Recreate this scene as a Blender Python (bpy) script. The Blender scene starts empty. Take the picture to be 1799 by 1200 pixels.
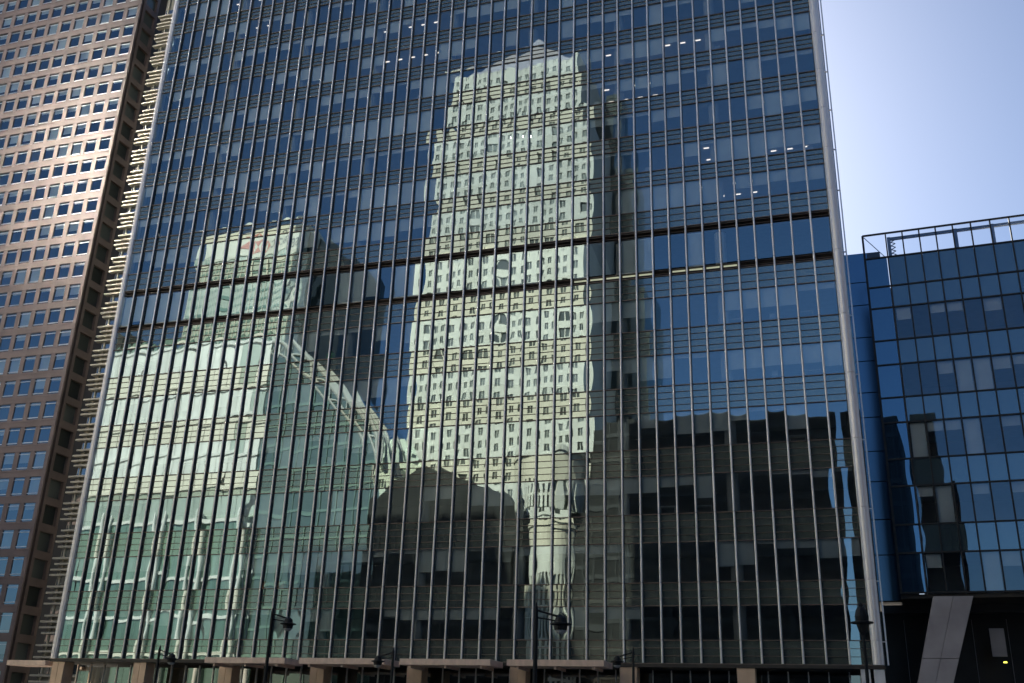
import bpy, math, random
import numpy as np
from mathutils import Vector, Matrix
random.seed(7)
R = math.radians
scene = bpy.context.scene
col = scene.collection

# ------------------------------------------------------------------ camera
FWD = Vector((-0.2907002, 0.88332979, 0.36772528))
RGT = Vector((0.95309256, 0.30119446, 0.02994126))
UPV = Vector((0.08430881, -0.35918015, 0.92945233))
CAM = Vector((69.1645, -80.9899, 1.7))
cam_data = bpy.data.cameras.new('camera')
cam = bpy.data.objects.new('camera', cam_data)
cam.matrix_world = Matrix(((RGT.x, UPV.x, -FWD.x, CAM.x), (RGT.y, UPV.y, -FWD.y, CAM.y),
                           (RGT.z, UPV.z, -FWD.z, CAM.z), (0, 0, 0, 1)))
cam_data.sensor_width = 36.0
cam_data.lens = 1775.0 / 1799.0 * 36.0
cam_data.clip_start = 0.1
cam_data.clip_end = 6000.0
col.objects.link(cam)
scene.camera = cam

# ------------------------------------------------------------------ sky and sun
SUN_EL, SUN_AZ = 33.0, -18.0            # azimuth from +Y, negative towards -X
world = bpy.data.worlds.new('World')
scene.world = world
world.use_nodes = True
wn = world.node_tree
bg = wn.nodes['Background']
sky = wn.nodes.new('ShaderNodeTexSky')
sky.sky_type = 'NISHITA'
sky.sun_disc = False
sky.sun_elevation = R(SUN_EL)
sky.sun_rotation = R(SUN_AZ)
sky.altitude = 0
sky.air_density = 1.0
sky.dust_density = 1.4
sky.ozone_density = 6.5
wn.links.new(sky.outputs[0], bg.inputs[0])
bg.inputs[1].default_value = 0.05
sl = bpy.data.lights.new('sun', 'SUN')
sl.energy = 3.8
sl.angle = R(0.55)
sl.color = (1.0, 0.88, 0.70)
sun = bpy.data.objects.new('sun', sl)
SDIR = Vector((math.sin(R(SUN_AZ)) * math.cos(R(SUN_EL)), math.cos(R(SUN_AZ)) * math.cos(R(SUN_EL)), math.sin(R(SUN_EL))))
sun.rotation_euler = SDIR.to_track_quat('Z', 'Y').to_euler()
sun.location = SDIR * 400
col.objects.link(sun)
vs = scene.view_settings
vs.view_transform = 'Standard'
vs.look = 'None'
vs.exposure = 1.2
vs.gamma = 1.0
vs.use_curve_mapping = False
cy = scene.cycles
cy.use_denoising = True
try:
    cy.denoiser = 'OPENIMAGEDENOISE'
    cy.denoising_input_passes = 'RGB_ALBEDO_NORMAL'
except Exception:
    pass
cy.max_bounces = 10
cy.diffuse_bounces = 3
cy.glossy_bounces = 5
cy.transmission_bounces = 4
cy.transparent_max_bounces = 10
cy.caustics_reflective = True
cy.caustics_refractive = False
cy.blur_glossy = 0.3
cy.sample_clamp_indirect = 80.0
cy.sample_clamp_direct = 0.0

# ------------------------------------------------------------------ materials
M = {}


def nodes(name):
    m = bpy.data.materials.new(name)
    m.use_nodes = True
    M[name] = m
    return m, m.node_tree, m.node_tree.nodes['Principled BSDF']


def mat(name, base, rough=0.5, metal=0.0, var=0.12, scale=1.5, spec=0.4, bump=0.0, stretch=(1, 1, 1)):
    m, t, b = nodes(name)
    tc = t.nodes.new('ShaderNodeNewGeometry')
    mp = t.nodes.new('ShaderNodeMapping')
    mp.inputs['Scale'].default_value = stretch
    nz = t.nodes.new('ShaderNodeTexNoise')
    nz.inputs['Scale'].default_value = scale
    nz.inputs['Detail'].default_value = 5
    rm = t.nodes.new('ShaderNodeMapRange')
    rm.inputs[1].default_value, rm.inputs[2].default_value = 0.25, 0.75
    rm.inputs[3].default_value, rm.inputs[4].default_value = 1 - var, 1 + var
    oi = t.nodes.new('ShaderNodeObjectInfo')
    mo = t.nodes.new('ShaderNodeMath')
    mo.operation = 'MULTIPLY_ADD'
    mo.inputs[1].default_value, mo.inputs[2].default_value = var * 0.7, -var * 0.35
    ad = t.nodes.new('ShaderNodeMath')
    ad.operation = 'ADD'
    mx = t.nodes.new('ShaderNodeVectorMath')
    mx.operation = 'SCALE'
    mx.inputs[0].default_value = base
    t.links.new(tc.outputs['Position'], mp.inputs[0])
    t.links.new(mp.outputs[0], nz.inputs['Vector'])
    t.links.new(nz.outputs[0], rm.inputs[0])
    t.links.new(oi.outputs['Random'], mo.inputs[0])
    t.links.new(rm.outputs[0], ad.inputs[0])
    t.links.new(mo.outputs[0], ad.inputs[1])
    t.links.new(ad.outputs[0], mx.inputs['Scale'])
    t.links.new(mx.outputs[0], b.inputs['Base Color'])
    b.inputs['Roughness'].default_value = rough
    b.inputs['Metallic'].default_value = metal
    b.inputs['Specular IOR Level'].default_value = spec
    if bump:
        bp = t.nodes.new('ShaderNodeBump')
        bp.inputs['Strength'].default_value = bump
        bp.inputs['Distance'].default_value = 0.02
        t.links.new(nz.outputs[0], bp.inputs['Height'])
        t.links.new(bp.outputs[0], b.inputs['Normal'])
    return m


def glass(name, tint, trans, r0=0.34, r1=1.0, rough=0.0, wave=0.0, wscale=0.8):
    """coated facade glass: part mirror, part see-through"""
    m = bpy.data.materials.new(name)
    m.use_nodes = True
    M[name] = m
    t = m.node_tree
    t.nodes.clear()
    out = t.nodes.new('ShaderNodeOutputMaterial')
    mix = t.nodes.new('ShaderNodeMixShader')
    fr = t.nodes.new('ShaderNodeFresnel')
    fr.inputs[0].default_value = 1.5
    mr = t.nodes.new('ShaderNodeMapRange')
    mr.inputs[1].default_value, mr.inputs[2].default_value = 0.04, 1.0
    mr.inputs[3].default_value, mr.inputs[4].default_value = r0, r1
    gl = t.nodes.new('ShaderNodeBsdfGlossy')
    gl.inputs['Color'].default_value = (*tint, 1)
    gl.inputs['Roughness'].default_value = rough
    tr = t.nodes.new('ShaderNodeBsdfTransparent')
    tr.inputs['Color'].default_value = (*trans, 1)
    t.links.new(fr.outputs[0], mr.inputs[0])
    t.links.new(mr.outputs[0], mix.inputs[0])
    t.links.new(tr.outputs[0], mix.inputs[1])
    t.links.new(gl.outputs[0], mix.inputs[2])
    t.links.new(mix.outputs[0], out.inputs[0])
    if wave:
        tc = t.nodes.new('ShaderNodeNewGeometry')
        nz = t.nodes.new('ShaderNodeTexNoise')
        nz.inputs['Scale'].default_value = wscale
        nz.inputs['Detail'].default_value = 1
        bp = t.nodes.new('ShaderNodeBump')
        bp.inputs['Strength'].default_value = 1.0
        bp.inputs['Distance'].default_value = wave
        t.links.new(tc.outputs['Position'], nz.inputs['Vector'])
        t.links.new(nz.outputs[0], bp.inputs['Height'])
        t.links.new(bp.outputs[0], gl.inputs['Normal'])
    return m


def opaque_glass(name, base, tint, r0=0.3, rough=0.0, wave=0.0, wscale=0.8, var=0.15):
    """glass over an opaque back panel"""
    m = glass(name, tint, (1, 1, 1), r0, 1.0, rough, wave, wscale)
    t = m.node_tree
    tr = [n for n in t.nodes if n.type == 'BSDF_TRANSPARENT'][0]
    mix = [n for n in t.nodes if n.type == 'MIX_SHADER'][0]
    df = t.nodes.new('ShaderNodeBsdfDiffuse')
    oi = t.nodes.new('ShaderNodeObjectInfo')
    mr = t.nodes.new('ShaderNodeMapRange')
    mr.inputs[3].default_value, mr.inputs[4].default_value = 1 - var, 1 + var
    vm = t.nodes.new('ShaderNodeVectorMath')
    vm.operation = 'SCALE'
    vm.inputs[0].default_value = base
    t.links.new(oi.outputs['Random'], mr.inputs[0])
    t.links.new(mr.outputs[0], vm.inputs['Scale'])
    t.links.new(vm.outputs[0], df.inputs[0])
    t.links.new(df.outputs[0], mix.inputs[1])
    t.nodes.remove(tr)
    return m


def emit(name, c, s):
    m, t, b = nodes(name)
    b.inputs['Base Color'].default_value = (*c, 1)
    b.inputs['Emission Color'].default_value = (*c, 1)
    b.inputs['Emission Strength'].default_value = s
    return m


mat('aluminium', (0.88, 0.83, 0.80), 0.30, 0.45, 0.22, 0.6, stretch=(3, 3, 0.2))
mat('corner_metal', (0.90, 0.86, 0.85), 0.32, 0.3, 0.10, 0.5, stretch=(3, 3, 0.15))
mat('fin_side_shade', (0.085, 0.08, 0.085), 0.4, 0.3, 0.2, 1.0)  # sides painted dark for the fins' shaded faces and reflections
mat('bronze', (0.20, 0.15, 0.13), 0.45, 0.2, 0.25, 2.0)
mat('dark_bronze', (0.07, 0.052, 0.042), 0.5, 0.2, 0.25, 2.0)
mat('ceiling', (0.68, 0.68, 0.66), 0.8, 0, 0.06)
mat('interior_wall', (0.50, 0.47, 0.46), 0.8, 0, 0.25, 0.3)
mat('carpet', (0.10, 0.10, 0.12), 0.9, 0, 0.2)
mat('blind', (0.84, 0.85, 0.82), 0.8, 0, 0.10, 0.5)
mat('white_column', (0.7, 0.7, 0.68), 0.6, 0, 0.05)
mat('tan_stone', (0.66, 0.48, 0.34), 0.55, 0, 0.14, 0.9, bump=0.3)
mat('canopy_metal', (0.72, 0.55, 0.46), 0.4, 0.1, 0.16, 1.2, stretch=(2, 1, 1))
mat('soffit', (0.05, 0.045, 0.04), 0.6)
mat('brown_stone', (0.20, 0.148, 0.136), 0.5, 0.0, 0.18, 0.35, bump=0.2, spec=0.5)
mat('brown_side_shade', (0.17, 0.12, 0.105), 0.5, 0.0, 0.2, 0.35)  # darker copy of the brown stone for the flank in shade
mat('silver_bar', (0.75, 0.75, 0.76), 0.3, 0.6, 0.1)
mat('louvre', (0.52, 0.47, 0.38), 0.45, 0.1, 0.12, 0.8)
mat('louvre_wall', (0.34, 0.32, 0.26), 0.6, 0, 0.3, 0.3)
mat('black_frame', (0.03, 0.028, 0.026), 0.4, 0.2, 0.2)
mat('steel_blue', (0.22, 0.26, 0.34), 0.4, 0.5, 0.15)
mat('concrete', (0.36, 0.34, 0.36), 0.6, 0.0, 0.22, 0.5, bump=0.3)
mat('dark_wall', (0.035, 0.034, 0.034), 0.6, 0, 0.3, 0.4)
mat('lamp_black', (0.012, 0.012, 0.012), 0.5, 0.0, 0.2)
mat('lamp_lens', (0.5, 0.5, 0.48), 0.3)
mat('pale_stone', (0.74, 0.72, 0.62), 0.55, 0, 0.12, 0.1)
mat('dimmed_stone', (0.50, 0.50, 0.46), 0.55, 0, 0.14, 0.1)  # pale stone toned down to imitate a fainter reflection higher up
mat('steel_roof', (0.45, 0.44, 0.52), 0.5, 0.2, 0.15, 0.2)
mat('satin_panel', (0.88, 0.87, 0.80), 0.35, 0.1, 0.08, 0.1)
mat('mirror_clad', (0.84, 0.89, 0.95), 0.21, 1.0, 0.05, 0.05)
mat('white_frame', (0.80, 0.79, 0.74), 0.5, 0, 0.06)
mat('sign_red', (0.60, 0.22, 0.18), 0.5)
mat('sign_grey', (0.18, 0.19, 0.20), 0.5)
mat('asphalt', (0.05, 0.05, 0.052), 0.85, 0, 0.25, 3.0, bump=0.4)
mat('paving', (0.28, 0.27, 0.25), 0.8, 0, 0.2, 1.0, bump=0.3)
mat('shade_dark_stone', (0.034, 0.034, 0.032), 0.8, 0, 0.3, 0.3, spec=0.15)  # dark tone stands in for shadow over the blocks opposite
mat('dark_trim', (0.045, 0.046, 0.044), 0.7, 0, 0.3, 0.3)
mat('grille', (0.10, 0.07, 0.05), 0.5, 0.4, 0.3)
mat('decal_white', (0.75, 0.78, 0.80), 0.7)
mat('balloon_green', (0.15, 0.55, 0.22), 0.4)
mat('orange_box', (0.55, 0.22, 0.08), 0.6)
emit('ceiling_lamp', (1.0, 0.90, 0.80), 0.75)
emit('slot_lamp', (0.95, 1.0, 0.72), 0.16)
emit('exit_lamp', (0.9, 0.85, 0.1), 1.5)
glass('tower_glass', (0.70, 0.92, 1.0), (0.95, 0.98, 0.98), 0.35)
opaque_glass('spandrel_glass', (0.108, 0.13, 0.115), (0.80, 0.97, 0.94), 0.31)
glass('lobby_glass', (0.95, 1.0, 0.95), (0.35, 0.38, 0.36), 0.25)
glass('brown_glass', (0.7, 0.9, 1.0), (0.66, 0.72, 0.76), 0.32, wave=0.02, wscale=0.5)
opaque_glass('louvre_glass', (0.05, 0.07, 0.09), (0.9, 0.96, 1.0), 0.35, wave=0.02, wscale=0.4)
glass('right_glass', (0.56, 0.78, 0.94), (0.92, 0.96, 0.98), 0.16)
opaque_glass('right_spandrel', (0.055, 0.085, 0.10), (0.56, 0.80, 0.95), 0.23)
opaque_glass('right_corner', (0.015, 0.04, 0.08), (0.42, 0.72, 0.98), 0.28)
glass('clear_screen', (0.9, 0.95, 1.0), (0.85, 0.90, 0.95), 0.06)
opaque_glass('link_glass', (0.01, 0.025, 0.06), (0.38, 0.66, 0.95), 0.34, rough=0.22)
opaque_glass('far_glass', (0.115, 0.125, 0.115), (0.9, 1, 0.95), 0.06, var=0.55)
opaque_glass('far_green', (0.20, 0.30, 0.235), (0.9, 1, 0.95), 0.15)
opaque_glass('wing_glass', (0.07, 0.105, 0.085), (0.9, 1, 0.95), 0.15)
opaque_glass('hall_lower_dim', (0.12, 0.20, 0.16), (0.9, 1, 0.95), 0.15)  # darker lower panels imitate the light fading down the hall
opaque_glass('far_pale', (0.42, 0.48, 0.41), (0.95, 1, 0.95), 0.12, rough=0.25)
opaque_glass('far_dark', (0.03, 0.038, 0.034), (0.9, 1, 0.95), 0.05)
opaque_glass('far_dark2', (0.05, 0.06, 0.054), (0.9, 1, 0.95), 0.04)


# ------------------------------------------------------------------ mesh helpers
def mesh_from(name, verts, faces, m, smooth=False):
    me = bpy.data.meshes.new(name)
    me.from_pydata([tuple(v) for v in verts], [], faces)
    me.materials.append(M[m] if isinstance(m, str) else m)
    if smooth:
        me.polygons.foreach_set('use_smooth', [True] * len(me.polygons))
    me.update()
    return me


BF = [(0, 1, 3, 2), (4, 6, 7, 5), (0, 4, 5, 1), (2, 3, 7, 6), (0, 2, 6, 4), (1, 5, 7, 3)]


class MB:
    def __init__(s):
        s.v, s.f = [], []

    def box(s, x0, x1, y0, y1, z0, z1):
        n = len(s.v)
        s.v += [(x, y, z) for x in (x0, x1) for y in (y0, y1) for z in (z0, z1)]
        s.f += [tuple(n + i for i in f) for f in BF]
        return s

    def poly(s, pts, faces):
        n = len(s.v)
        s.v += [tuple(p) for p in pts]
        s.f += [tuple(n + i for i in f) for f in faces]
        return s

    def prism(s, outline, z0, z1):
        """outline: ccw (x, y) list extruded in z"""
        k = len(outline)
        n = len(s.v)
        s.v += [(x, y, z0) for x, y in outline] + [(x, y, z1) for x, y in outline]
        s.f += [(n + i, n + (i + 1) % k, n + k + (i + 1) % k, n + k + i) for i in range(k)]
        s.f += [tuple(n + k + i for i in range(k)), tuple(n + k - 1 - i for i in range(k))]
        return s

    def lathe(s, cx, cy, prof, k=12):
        n = len(s.v)
        for r, z in prof:
            s.v += [(cx + r * math.cos(2 * math.pi * i / k), cy + r * math.sin(2 * math.pi * i / k), z) for i in range(k)]
        for j in range(len(prof) - 1):
            for i in range(k):
                a, b = n + j * k + i, n + j * k + (i + 1) % k
                s.f.append((a, b, b + k, a + k))
        s.f.append(tuple(n + k - 1 - i for i in range(k)))
        s.f.append(tuple(n + (len(prof) - 1) * k + i for i in range(k)))
        return s

    def bar(s, a, b, r, k=6):
        a, b = Vector(a), Vector(b)
        d = (b - a).normalized()
        u = d.orthogonal().normalized()
        w = d.cross(u)
        n = len(s.v)
        for p in (a, b):
            s.v += [tuple(p + (u * math.cos(2 * math.pi * i / k) + w * math.sin(2 * math.pi * i / k)) * r) for i in range(k)]
        s.f += [(n + i, n + (i + 1) % k, n + k + (i + 1) % k, n + k + i) for i in range(k)]
        s.f += [tuple(n + k - 1 - i for i in range(k)), tuple(n + k + i for i in range(k))]
        return s

    def mesh(s, name, m, smooth=False):
        return mesh_from(name, s.v, s.f, m, smooth)


def root(name, loc, label, cat, rz=0.0, group=None, kind=None):
    o = bpy.data.objects.new(name, None)
    o.empty_display_size = 0.5
    o.location = loc
    o.rotation_euler = (0, 0, rz)
    col.objects.link(o)
    o['label'], o['category'] = label, cat
    if group:
        o['group'] = group
    if kind:
        o['kind'] = kind
    return o


def part(par, name, me, loc=(0, 0, 0), label=None, kind=None):
    """loc and mesh coordinates are in the frame of the thing whose origin is par's world position"""
    o = bpy.data.objects.new(name, me)
    o.location = loc
    o.parent = par
    col.objects.link(o)
    if label:
        o['label'] = label
    if kind:
        o['kind'] = kind
    return o


def project(P):
    d = Vector(P) - CAM
    z = d.dot(FWD)
    if z < 1:
        return None
    return 899.5 + 1775 * d.dot(RGT) / z, 600 - 1775 * d.dot(UPV) / z, z


def pieces(par, name, items, cap=300, in_view=None):
    """items: (mesh, loc (local), size). The ones that show largest become objects, the rest one joined part."""
    mw = Matrix.Translation(par.location) @ Matrix.Rotation(par.rotation_euler.z, 4, 'Z')
    keyed = []
    for it in items:
        w = mw @ Vector(it[1])
        p = project(w) if in_view is None else in_view(w)
        k = 0.0
        if p and -25 < p[0] < 1825 and -25 < p[1] < 1225:
            k = it[2] / p[2] ** 2
        keyed.append((k, it))
    keyed.sort(key=lambda a: -a[0])
    made = []
    rest = []
    for n, (k, it) in enumerate(keyed):
        if n < cap:
            made.append((part(par, name, it[0], it[1]), it))
        else:
            rest.append(it)
    if rest:
        vs_, fs_ = [], []
        smooth = False
        for me, loc, _ in rest:
            n = len(vs_)
            co = np.empty(len(me.vertices) * 3, np.float32)
            me.vertices.foreach_get('co', co)
            co = co.reshape(-1, 3) + np.array(loc, np.float32)
            vs_ += co.tolist()
            fs_ += [tuple(n + i for i in p.vertices) for p in me.polygons]
            smooth = smooth or me.polygons[0].use_smooth
        me = mesh_from(name + '_rest', vs_, fs_, rest[0][0].materials[0], smooth)
        part(par, name, me, (0, 0, 0), kind='stuff')
    return made


def pillow(name, w, h, b, tx, tz, m, n=6):
    """slightly bulging glass pane in the XZ plane, facing -Y, centred on its origin"""
    vs_, fs_ = [], []
    for j in range(n + 1):
        for i in range(n + 1):
            u, v = 2 * i / n - 1, 2 * j / n - 1
            x, z = u * w / 2, v * h / 2
            y = -b * (1 - u * u) * (1 - v * v) + tx * x + tz * z
            vs_.append((x, y, z))
    for j in range(n):
        for i in range(n):
            a = j * (n + 1) + i
            fs_.append((a, a + 1, a + n + 2, a + n + 1))
    return mesh_from(name, vs_, fs_, m, True)


# ================================================================== setting: ground
def structure(name, me, label, cat):
    o = bpy.data.objects.new(name, me)
    col.objects.link(o)
    o['kind'] = 'structure'
    o['label'], o['category'] = label, cat
    return o


structure('ground', MB().poly([(-2500, -2500, 0), (2500, -2500, 0), (2500, 2500, 0), (-2500, 2500, 0)], [(0, 1, 2, 3)]).mesh('ground', 'paving'),
          'pale paved ground around the office towers', 'ground')
structure('road', MB().poly([(-400, -36, 0.004), (400, -36, 0.004), (400, -22, 0.004), (-400, -22, 0.004)], [(0, 1, 2, 3)]).mesh('road', 'asphalt'),
          'dark asphalt road running in front of the glass tower', 'road')
structure('pavement', MB().box(-60, 120, -21.9, -0.6, -0.2, 0.13).mesh('pavement', 'paving'),
          'raised stone pavement along the foot of the glass tower', 'pavement')

# ================================================================== the glass tower
GY = 0.30
KZ = (80.99 + GY) / 80.99


def gz(z):
    return 1.7 + (z - 1.7) * KZ


FIN_X = [1.5 * i for i in range(45)] + [67.63, 69.27]
EDGE_X = [-1.38] + FIN_X + [70.80]
# (window bottom, window top, rails in the spandrel below)
ROWS = [(9.32, 11.91, 3), (13.69, 16.86, 3), (19.15, 22.36, 4), (24.63, 27.79, 4), (30.08, 32.93, 4), (35.25, 38.34, 4)]
MECH = (41.10, 44.39)
UP0 = 47.06
for k in range(20):
    ROWS.append((UP0 + 4.125 * k, UP0 + 4.125 * k + 2.62, 3))
ROOF_Z = UP0 + 4.125 * 20
ROWS = [(gz(a), gz(b), n) for a, b, n in ROWS]
MECH = (gz(41.10), gz(44.39))
BAND = [(gz(40.39), gz(41.10)), (gz(44.39), gz(45.08))]
ROOF_Z = gz(ROOF_Z)
BASE_Z = gz(7.6)

tower = root('glass_tower', (34.7, 20, 0), 'wide blue and green glass office tower with bright vertical metal fins, filling the picture', 'office tower')
TL = Vector(tower.location)


def L(x, y, z):
    return (x - TL.x, y - TL.y, z - TL.z)


def tpart(name, mb, m, **kw):
    me = mb.mesh(name, m)
    return part(tower, name, me, (-TL.x, -TL.y, -TL.z), **kw)


# joints at every window sill
joints = [BASE_Z] + [r[0] for r in ROWS] + [MECH[0]] + [ROOF_Z]
joints = sorted(joints)
fin_mb, cap_mb = MB(), MB()
for a, b in zip(joints[:-1], joints[1:]):
    nose = [(0.082 * math.sin(R(t)), 0.07 - 0.07 * math.cos(R(t))) for t in range(-90, 91, 18)]
    cap_mb.prism(nose, a + 0.03, b - 0.02)
    fin_mb.box(-0.055, 0.055, 0.071, GY + 0.02, a + 0.03, b - 0.02)
    fin_mb.box(-0.085, 0.085, GY - 0.07, GY - 0.02, a + 0.03, b - 0.02)
fin_mb.box(-0.04, 0.04, 0.072, GY, BASE_Z + 0.05, ROOF_Z - 0.05)
cap_mb.box(-0.03, 0.03, 0.03, 0.069, BASE_Z + 0.05, ROOF_Z - 0.05)
fin_me = fin_mb.mesh('fin', 'fin_side_shade')
cap_me = cap_mb.mesh('fin_cap', 'aluminium', True)
cap_me.set_sharp_from_angle(angle=R(40))
for x in FIN_X:
    o = part(tower, 'fin', fin_me, L(x, 0, 0))
    part(o, 'fin_cap', cap_me)

# spandrels, rails, window frames
spans = []
prev = BASE_Z
allw = sorted([(a, b, n) for a, b, n in ROWS] + [(MECH[0], MECH[1], 0)])
for a, b, n in allw:
    lo, hi = prev, a
    for ba, bb in BAND:
        if abs(hi - bb) < 0.02:
            hi = ba
        if abs(lo - ba) < 0.02:
            lo = bb
    spans.append((lo, hi, n if n else 3))
    prev = b
spans.append((prev, ROOF_Z, 3))
X0, X1 = -1.4, 70.82
rail_cache = {}
for lo, hi, n in spans:
    for j in range(n + 1):
        z = lo + (hi - lo) * j / n
        edge = j in (0, n)
        h = 0.06 if edge else 0.035
        d = 0.11 if edge else 0.07
        key = (h, d)
        if key not in rail_cache:
            rail_cache[key] = MB().box(X0 - 34.7, X1 - 34.7, -d, -0.012, -h / 2, h / 2).mesh('rail', 'bronze')
        part(tower, 'transom' if edge else 'rail', rail_cache[key], L(34.7, GY, z))
# dark recessed bands of the plant floor
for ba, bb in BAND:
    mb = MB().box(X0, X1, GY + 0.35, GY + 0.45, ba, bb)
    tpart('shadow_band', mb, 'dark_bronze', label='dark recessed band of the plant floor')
    for z in (ba + 0.2, bb - 0.16):
        tpart('band_louvre', MB().box(X0, X1, GY - 0.02, GY + 0.22, z - 0.035, z + 0.035), 'dark_bronze')
# lit slots in the lower band
lz = (BAND[0][0] + BAND[0][1]) / 2
for i in range(len(EDGE_X) - 1):
    xa, xb = EDGE_X[i], EDGE_X[i + 1]
    if 46 < xa < 62 and i % 6 != 2:
        tpart('slot_light', MB().box(xa + 0.15, xb - 0.2, GY + 0.26, GY + 0.33, lz - 0.03, lz + 0.17), 'slot_lamp')

# panes
rng = random.Random(3)


def pane_set(w, h, m, count, bmin, bmax, tilt):
    out = []
    for i in range(count):
        b = rng.uniform(bmin, bmax) * (1 if rng.random() < 0.8 else -0.7)
        out.append(pillow('pane', w, h, b, rng.gauss(0, tilt), rng.gauss(0, tilt), m))
    return out


cache = {}


def get_pane(w, h, m, bmin, bmax, tilt):
    key = (round(w, 2), round(h, 2), m)
    if key not in cache:
        cache[key] = pane_set(w, h, m, 7 if w > 1.6 or w < 1.45 else 12, bmin, bmax, tilt)
    return rng.choice(cache[key])


panes, spandrels, blinds = [], [], []
blind_cache = {}
for ri, (a, b, n) in enumerate(allw):
    mech = n == 0
    state = 0.4
    for i in range(len(EDGE_X) - 1):
        xa, xb = EDGE_X[i], EDGE_X[i + 1]
        w, h = xb - xa, b - a
        panes.append((get_pane(w - 0.02, h, 'tower_glass', 0.0010, 0.0048, 0.0024), L((xa + xb) / 2, GY, (a + b) / 2), w * h))
        # roller blinds
        if rng.random() < 0.5:
            state = rng.choice([0.0, 0.0, 0.12, 0.15, 0.3, 0.45, 0.55, 0.7, 1.0, 1.0])
        dlt = state + rng.choice([0, 0, 0, 0.05, -0.05])
        if mech:
            dlt = rng.choice([1.0, 1.0, 1.0, 0.85]) if (xa < 60 and rng.random() < 0.72) else 0
        if a > gz(60) and rng.random() < 0.35:
            dlt *= 0.4
        if b < gz(30) and xa > 26:
            dlt *= 0.6
        if dlt > 0.06:
            hh = max(0.2, min(1.0, dlt) * (h - 0.02))
            hh = round(hh / 0.1) * 0.1
            key = (round(w, 2), round(hh, 1))
            if key not in blind_cache:
                mb = MB().box(-w / 2 + 0.1, w / 2 - 0.1, -0.006, 0.006, -hh, 0)
                mb.box(-w / 2 + 0.1, w / 2 - 0.1, -0.015, 0.015, -hh - 0.03, -hh)
                mb.box(-w / 2 + 0.08, w / 2 - 0.08, -0.04, 0.04, -0.06, 0.02)
                blind_cache[key] = mb.mesh('roller_blind', 'blind')
            blinds.append((blind_cache[key], L((xa + xb) / 2, GY + 0.22, b - 0.03), w * hh))
for lo, hi, n in spans:
    for i in range(len(EDGE_X) - 1):
        xa, xb = EDGE_X[i], EDGE_X[i + 1]
        spandrels.append((get_pane(xb - xa - 0.02, hi - lo, 'spandrel_glass', 0.0006, 0.0026, 0.0020), L((xa + xb) / 2, GY, (hi + lo) / 2), (xb - xa) * (hi - lo)))
pieces(tower, 'window_pane', panes)
pieces(tower, 'spandrel_panel', spandrels)
pieces(tower, 'roller_blind', blinds)

# floor plates with ceilings, core, columns, side and back walls
for lo, hi, n in spans[1:-1]:
    tpart('floor_slab', MB().box(-1.3, 70.7, GY + 0.06, 7.98, lo + 0.04, hi - 0.02), 'ceiling')
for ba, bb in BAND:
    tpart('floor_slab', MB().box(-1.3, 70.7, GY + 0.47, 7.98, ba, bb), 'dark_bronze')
tpart('core_wall', MB().box(-1.8, 71.6, 8.0, 42, 8.0, ROOF_Z), 'interior_wall')
tpart('roof_parapet', MB().box(-1.9, 71.9, 0.05, 42.2, ROOF_Z + 0.02, ROOF_Z + 1.6), 'corner_metal')
tpart('flank_wall', MB().box(-1.85, -1.55, 0.9, 42, BASE_Z, ROOF_Z), 'spandrel_glass')
tpart('flank_wall', MB().box(71.55, 71.75, 0.95, 42, BASE_Z, ROOF_Z), 'spandrel_glass')
for k in range(9):
    x = -1.6 + 9 * k
    if 2 < x < 68:
        tpart('column', MB().lathe(x, 1.25, [(0.5, BASE_Z), (0.5, ROOF_Z)], 16), 'white_column')
# corner posts with joints
cp = MB()
cl = MB()
for a, b in zip(joints[:-1], joints[1:]):
    ncr = [(71.245 + 0.415 * math.sin(R(t)), 0.36 - 0.40 * math.cos(R(t))) for t in range(-90, 91, 12)]
    cp.prism(ncr + [(71.66, 0.9), (70.83, 0.9)], a + 0.02, b - 0.02)
    ncl = [(-1.67 + 0.28 * math.sin(R(t)), 0.25 - 0.28 * math.cos(R(t))) for t in range(-90, 91, 15)]
    cl.prism(ncl + [(-1.39, 0.9), (-1.95, 0.9)], a + 0.02, b - 0.02)
cp.box(70.9, 71.6, 0.1, 0.85, BASE_Z, ROOF_Z)
cl.box(-1.9, -1.45, 0.05, 0.85, BASE_Z, ROOF_Z)
for o in (tpart('corner_post', cp, 'corner_metal', label='wide bright metal post at the right corner'), tpart('corner_post', cl, 'corner_metal')):
    o.data.polygons.foreach_set('use_smooth', [True] * len(o.data.polygons))
    o.data.set_sharp_from_angle(angle=R(40))
ef = MB()
for a, b in zip(joints[:-1], joints[1:]):
    ef.box(71.86, 71.97, 0.5, 0.75, a + 0.02, b - 0.02)
    ef.box(71.66, 71.86, 0.55, 0.70, b - 0.09, b - 0.02)
tpart('flank_fin', ef, 'aluminium')

# ceiling lights in a few lit zones: (row window bottom, x range, depth rows)
lit = [(7, 46, 61, 2), (8, 50, 61, 1)]
up = [r for r in ROWS if r[0] > gz(46)]
zones = [(up[4], 51.2, 62, (1.8, 3.9)), (up[3], 51, 56.5, (1.8, 3.9)), (up[0], 60, 66, (1.8, 3.9)), (up[1], 60.5, 70, (1.8, 3.9)),
         (up[6], 24.5, 33, (1.8,)), (up[5], 25, 34, (1.8, 3.9)), (up[8], 6, 13, (1.8, )), (up[7], 9.2, 11, (1.8,)), (up[2], 66, 69, (1.8,))]
lamp_me = MB().box(-0.24, 0.24, -0.07, 0.07, -0.03, 0.0).mesh('ceiling_light', 'ceiling_lamp')
for r, xa, xb, ys in zones:
    for y in ys:
        x = xa
        while x < xb:
            part(tower, 'ceiling_light', lamp_me, L(x, y, r[1] + 0.03))
            x += 1.5

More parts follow.
